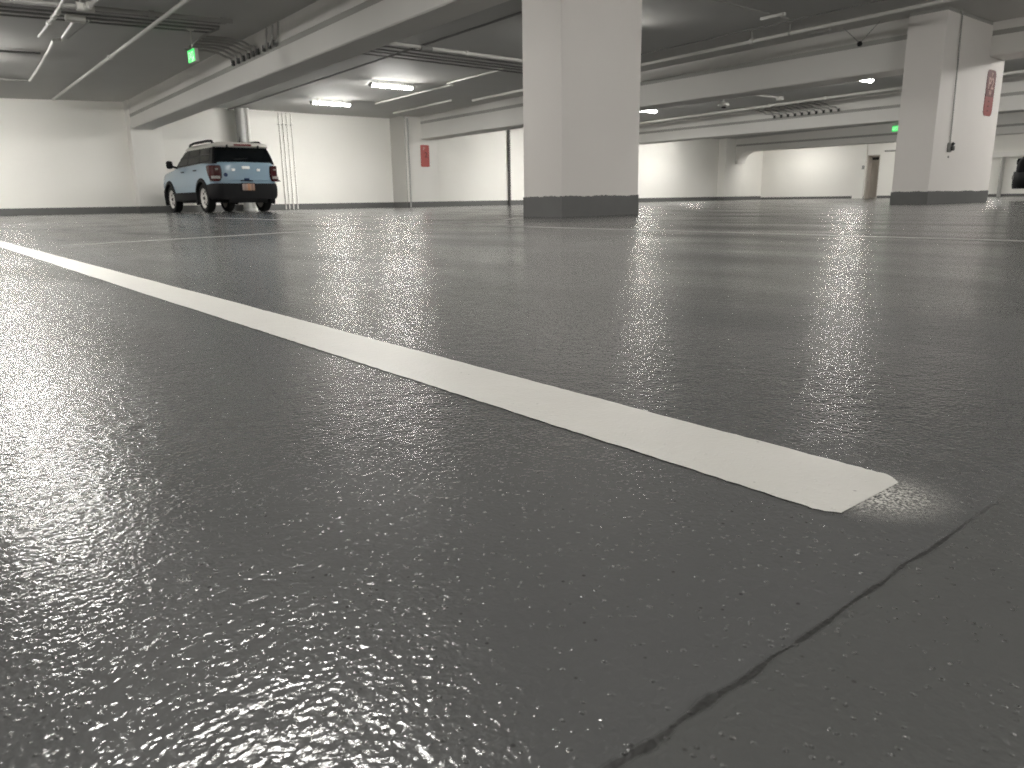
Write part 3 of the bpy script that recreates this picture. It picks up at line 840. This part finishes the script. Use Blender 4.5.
        # roof rail
        rl = MB().tube([(s * .66, .42, 1.70), (s * .665, .50, 1.765), (s * .67, .8, 1.785), (s * .67, 1.8, 1.785), (s * .665, 2.12, 1.76), (s * .66, 2.22, 1.69)], .034, 8).build('roof_rail', M['black'], r)
        # tail lights wrap round the rear corners
        rings = []
        for z, k in ((.77, .1), (.80, .55), (.86, .9), (.94, 1), (1.06, 1), (1.13, .85), (1.16, .4)):
            path = [(.965, .34 - .22 * (1 - k) - (1.15 - z) * .55), (.955, .14), (.90, .02), (.82, -.028), (.70 + .08 * (1 - k), -.032)]
            inner = [(x - .06, y + .06) for x, y in path[::-1]]
            rings.append([(s * x, y, z) for x, y in path + inner])
        tl = MB().loft(rings).build('tail_light', M['taillight'], r)
        rings = []
        for z in (.835, .90):
            path = [(.945, .05), (.90, .008), (.82, -.040), (.74, -.044)]
            inner = [(x - .04, y + .05) for x, y in path[::-1]]
            rings.append([(s * x, y, z) for x, y in path + inner])
        MB().loft(rings).build('reverse_lamp', M['lampclear'], tl)
        MB().box(min(s * .77, s * .85), max(s * .77, s * .85), -.045, -.02, 1.045, 1.085, .01).build('reflector', M['lampclear'], tl)
        # head lights
        MB().box(min(s * .48, s * .80), max(s * .48, s * .80), 4.27, 4.40, .80, .96, .04).build('head_light', lampm, r)
        MB().box(min(s * .62, s * .78), max(s * .62, s * .78), 4.36, 4.46, .48, .58, .02).build('fog_lamp', M['lampclear'], r)
    # windscreen and back glass
    MB().hexa([(-.76, 3.19, 1.215), (.76, 3.19, 1.215), (.76, 3.15, 1.20), (-.76, 3.15, 1.20), (-.66, 2.45, 1.615), (.66, 2.45, 1.615), (.66, 2.40, 1.60), (-.66, 2.40, 1.60)]).build('windscreen', M['glass'], r, smooth=0)
    MB().hexa([(-.80, .025, 1.27), (.80, .025, 1.27), (.80, .07, 1.27), (-.80, .07, 1.27), (-.70, .175, 1.615), (.70, .175, 1.615), (.70, .22, 1.615), (-.70, .22, 1.615)]).build('rear_glass', M['glass'], r, smooth=0)
    # roof with spoiler
    def rr(zl, yr, yf, w): return [(-w, yr + .10, zl), (-w + .12, yr, zl), (w - .12, yr, zl), (w, yr + .10, zl), (w, yf - .2, zl), (w - .2, yf, zl), (-w + .2, yf, zl), (-w, yf - .2, zl)]
    MB().loft([rr(1.605, .10, 2.46, .765), rr(1.64, .06, 2.46, .775), rr(1.70, .09, 2.30, .73), rr(1.735, .22, 2.0, .60)]).build('roof', roofm, r, smooth=40)
    MB().box(-.24, .24, .045, .09, 1.64, 1.685, .008).build('brake_light', M['brakelight'], r)
    MB().tube([(0.12, .55, 1.73), (.12, .50, 1.80), (.12, .47, 1.89)], [.02, .012, .006], 8).build('antenna', M['black'], r)
    for s in (-1, 1):
        MB().box(s * .43 - .025, s * .43 + .025, .05, .10, 1.60, 1.66, .008).build('spoiler_bracket', M['black'], r)
    # tailgate
    MB().box(-.17, .17, -.026, .01, .775, .80, .008).build('tailgate_seam', M['pillar'], r)
    MB().box(-.07, .07, -.045, .01, .80, .85, .012).build('tailgate_handle', M['badgeblue'], r)
    MB().box(-.62, .62, -.016, .01, .795, .805, .002).build('tailgate_crease', paint, r)
    MB().tube([(-.30, .02, 1.30), (.0, .04, 1.33), (.10, .05, 1.345)], .012, 6).build('wiper', M['black'], r)
    if rear_detail:
        MB().box(-.11, .11, -.035, .01, 1.075, 1.145, .015).build('badge', M['badge'], r)['label'] = 'bright white badge in the middle of the tailgate'
        for s in (-1, 1):
            MB().box(s * .35 - .05, s * .35 + .05, -.033, .01, 1.02, 1.085, .02).build('side_badge', M['badge'], r)
        MB().lathe([(0, -.012), (.05, -.010), (.05, .03), (0, .03)], (-.57, -.02, .93), 'y', 20).build('maker_badge', M['badgeblue'], r)
    MB().box(-.17, .17, -.095, -.06, .545, .71, .008).build('licence_plate', M['plate'], r)
    MB().box(-.20, .20, -.082, -.05, .525, .73, .008).build('plate_recess', M['black'], r)
    MB().box(-.60, .60, 4.33, 4.41, .72, .97, .02).build('grille', M['black'], r)
    # wheels
    tyre0 = None
    for yc in (.87, 3.54):
        for s in (-1, 1):
            prof = [(.25, -.10), (.335, -.112), (.362, -.085), (.368, 0), (.362, .085), (.335, .112), (.25, .10)]
            w = MB().lathe(prof + [prof[0]], (s * .80, yc, .368), 'x', 44).build('wheel', M['tyre'], r)
            o = s
            pr = [(0, .075 * o), (.06, .08 * o), (.065, .06 * o), (.20, .045 * o), (.235, .085 * o), (.252, .095 * o), (.252, -.09 * o), (0, -.09 * o)]
            rim = MB().lathe(pr, (s * .80, yc, .368), 'x', 44).build('rim', rimm, w)
            mb = MB()
            for k in range(8):
                a = 2 * PI * k / 8
                cpt = Vector((s * (.80 + .052), yc + .155 * math.cos(a), .368 + .155 * math.sin(a)))
                mb.lathe([(0, .006 * o), (.032, .006 * o), (.032, -.01 * o), (0, -.01 * o)], cpt, 'x', 12)
            mb.build('vent_hole', M['black'], rim)
            MB().lathe([(0, .09 * o), (.045, .088 * o), (.055, .07 * o), (0, .07 * o)], (s * .80, yc, .368), 'x', 20).build('hub_cap', M['pillar'], rim)
    # exhaust and hitch
    MB().tube([(.45, .02, .28), (.45, .30, .28)], .035, 12).build('tailpipe', M['chrome'], r)
    return r
CAR = (7.50, 19.65, 0); CRZ = math.radians(1.0)
build_car('suv', 'light blue compact SUV with white roof and white wheels facing the back wall', CAR, CRZ, M['blue'], M['roofwhite'], M['rim']).scale = (.93, .97, 1)
build_car('suv', 'black car cut off by the right edge of view', (21.55, 2.11, 0), 0, M['blackpaint'], M['blackpaint'], M['grey'], rear_detail=False, lampm=M['glass'])

# ------------------------------------------------------------------ camera and world
cam = bpy.data.cameras.new('camera'); co = bpy.data.objects.new('camera', cam); C.objects.link(co)
F = 750.0; D0 = 184.0; YAW = math.radians(39.5); ROLL = math.radians(.93); P = math.atan(D0 / F)
fw = Vector((math.sin(YAW), math.cos(YAW), 0)); rt = Vector((math.cos(YAW), -math.sin(YAW), 0)); up = Vector((0, 0, 1))
f3 = fw * math.cos(P) - up * math.sin(P); u3 = fw * math.sin(P) + up * math.cos(P)
R3 = rt * math.cos(ROLL) - u3 * math.sin(ROLL); U3 = u3 * math.cos(ROLL) + rt * math.sin(ROLL)
Mt = Matrix((R3, U3, -f3)).transposed().to_4x4(); Mt.translation = Vector((0, 0, .2))
co.matrix_world = Mt
cam.sensor_width = 36; cam.lens = F / 1024 * 36
cam.clip_start = .02; cam.clip_end = 200
cam.dof.use_dof = True; cam.dof.focus_distance = .75; cam.dof.aperture_fstop = 20.0
bpy.context.scene.camera = co
w = bpy.data.worlds.new('world'); bpy.context.scene.world = w; w.use_nodes = True
w.node_tree.nodes['Background'].inputs[0].default_value = (.5, .5, .48, 1)
w.node_tree.nodes['Background'].inputs[1].default_value = .05
sc = bpy.context.scene
sc.view_settings.view_transform = 'Standard'
sc.view_settings.look = 'None'
sc.view_settings.exposure = -0.07
sc.view_settings.gamma = 1.04
try:
    sc.cycles.max_bounces = 8; sc.cycles.diffuse_bounces = 5; sc.cycles.glossy_bounces = 4
    sc.cycles.sample_clamp_indirect = 6.0
    sc.cycles.denoising_prefilter = 'NONE'
    sc.cycles.sample_clamp_direct = 26.0
except Exception:
    pass
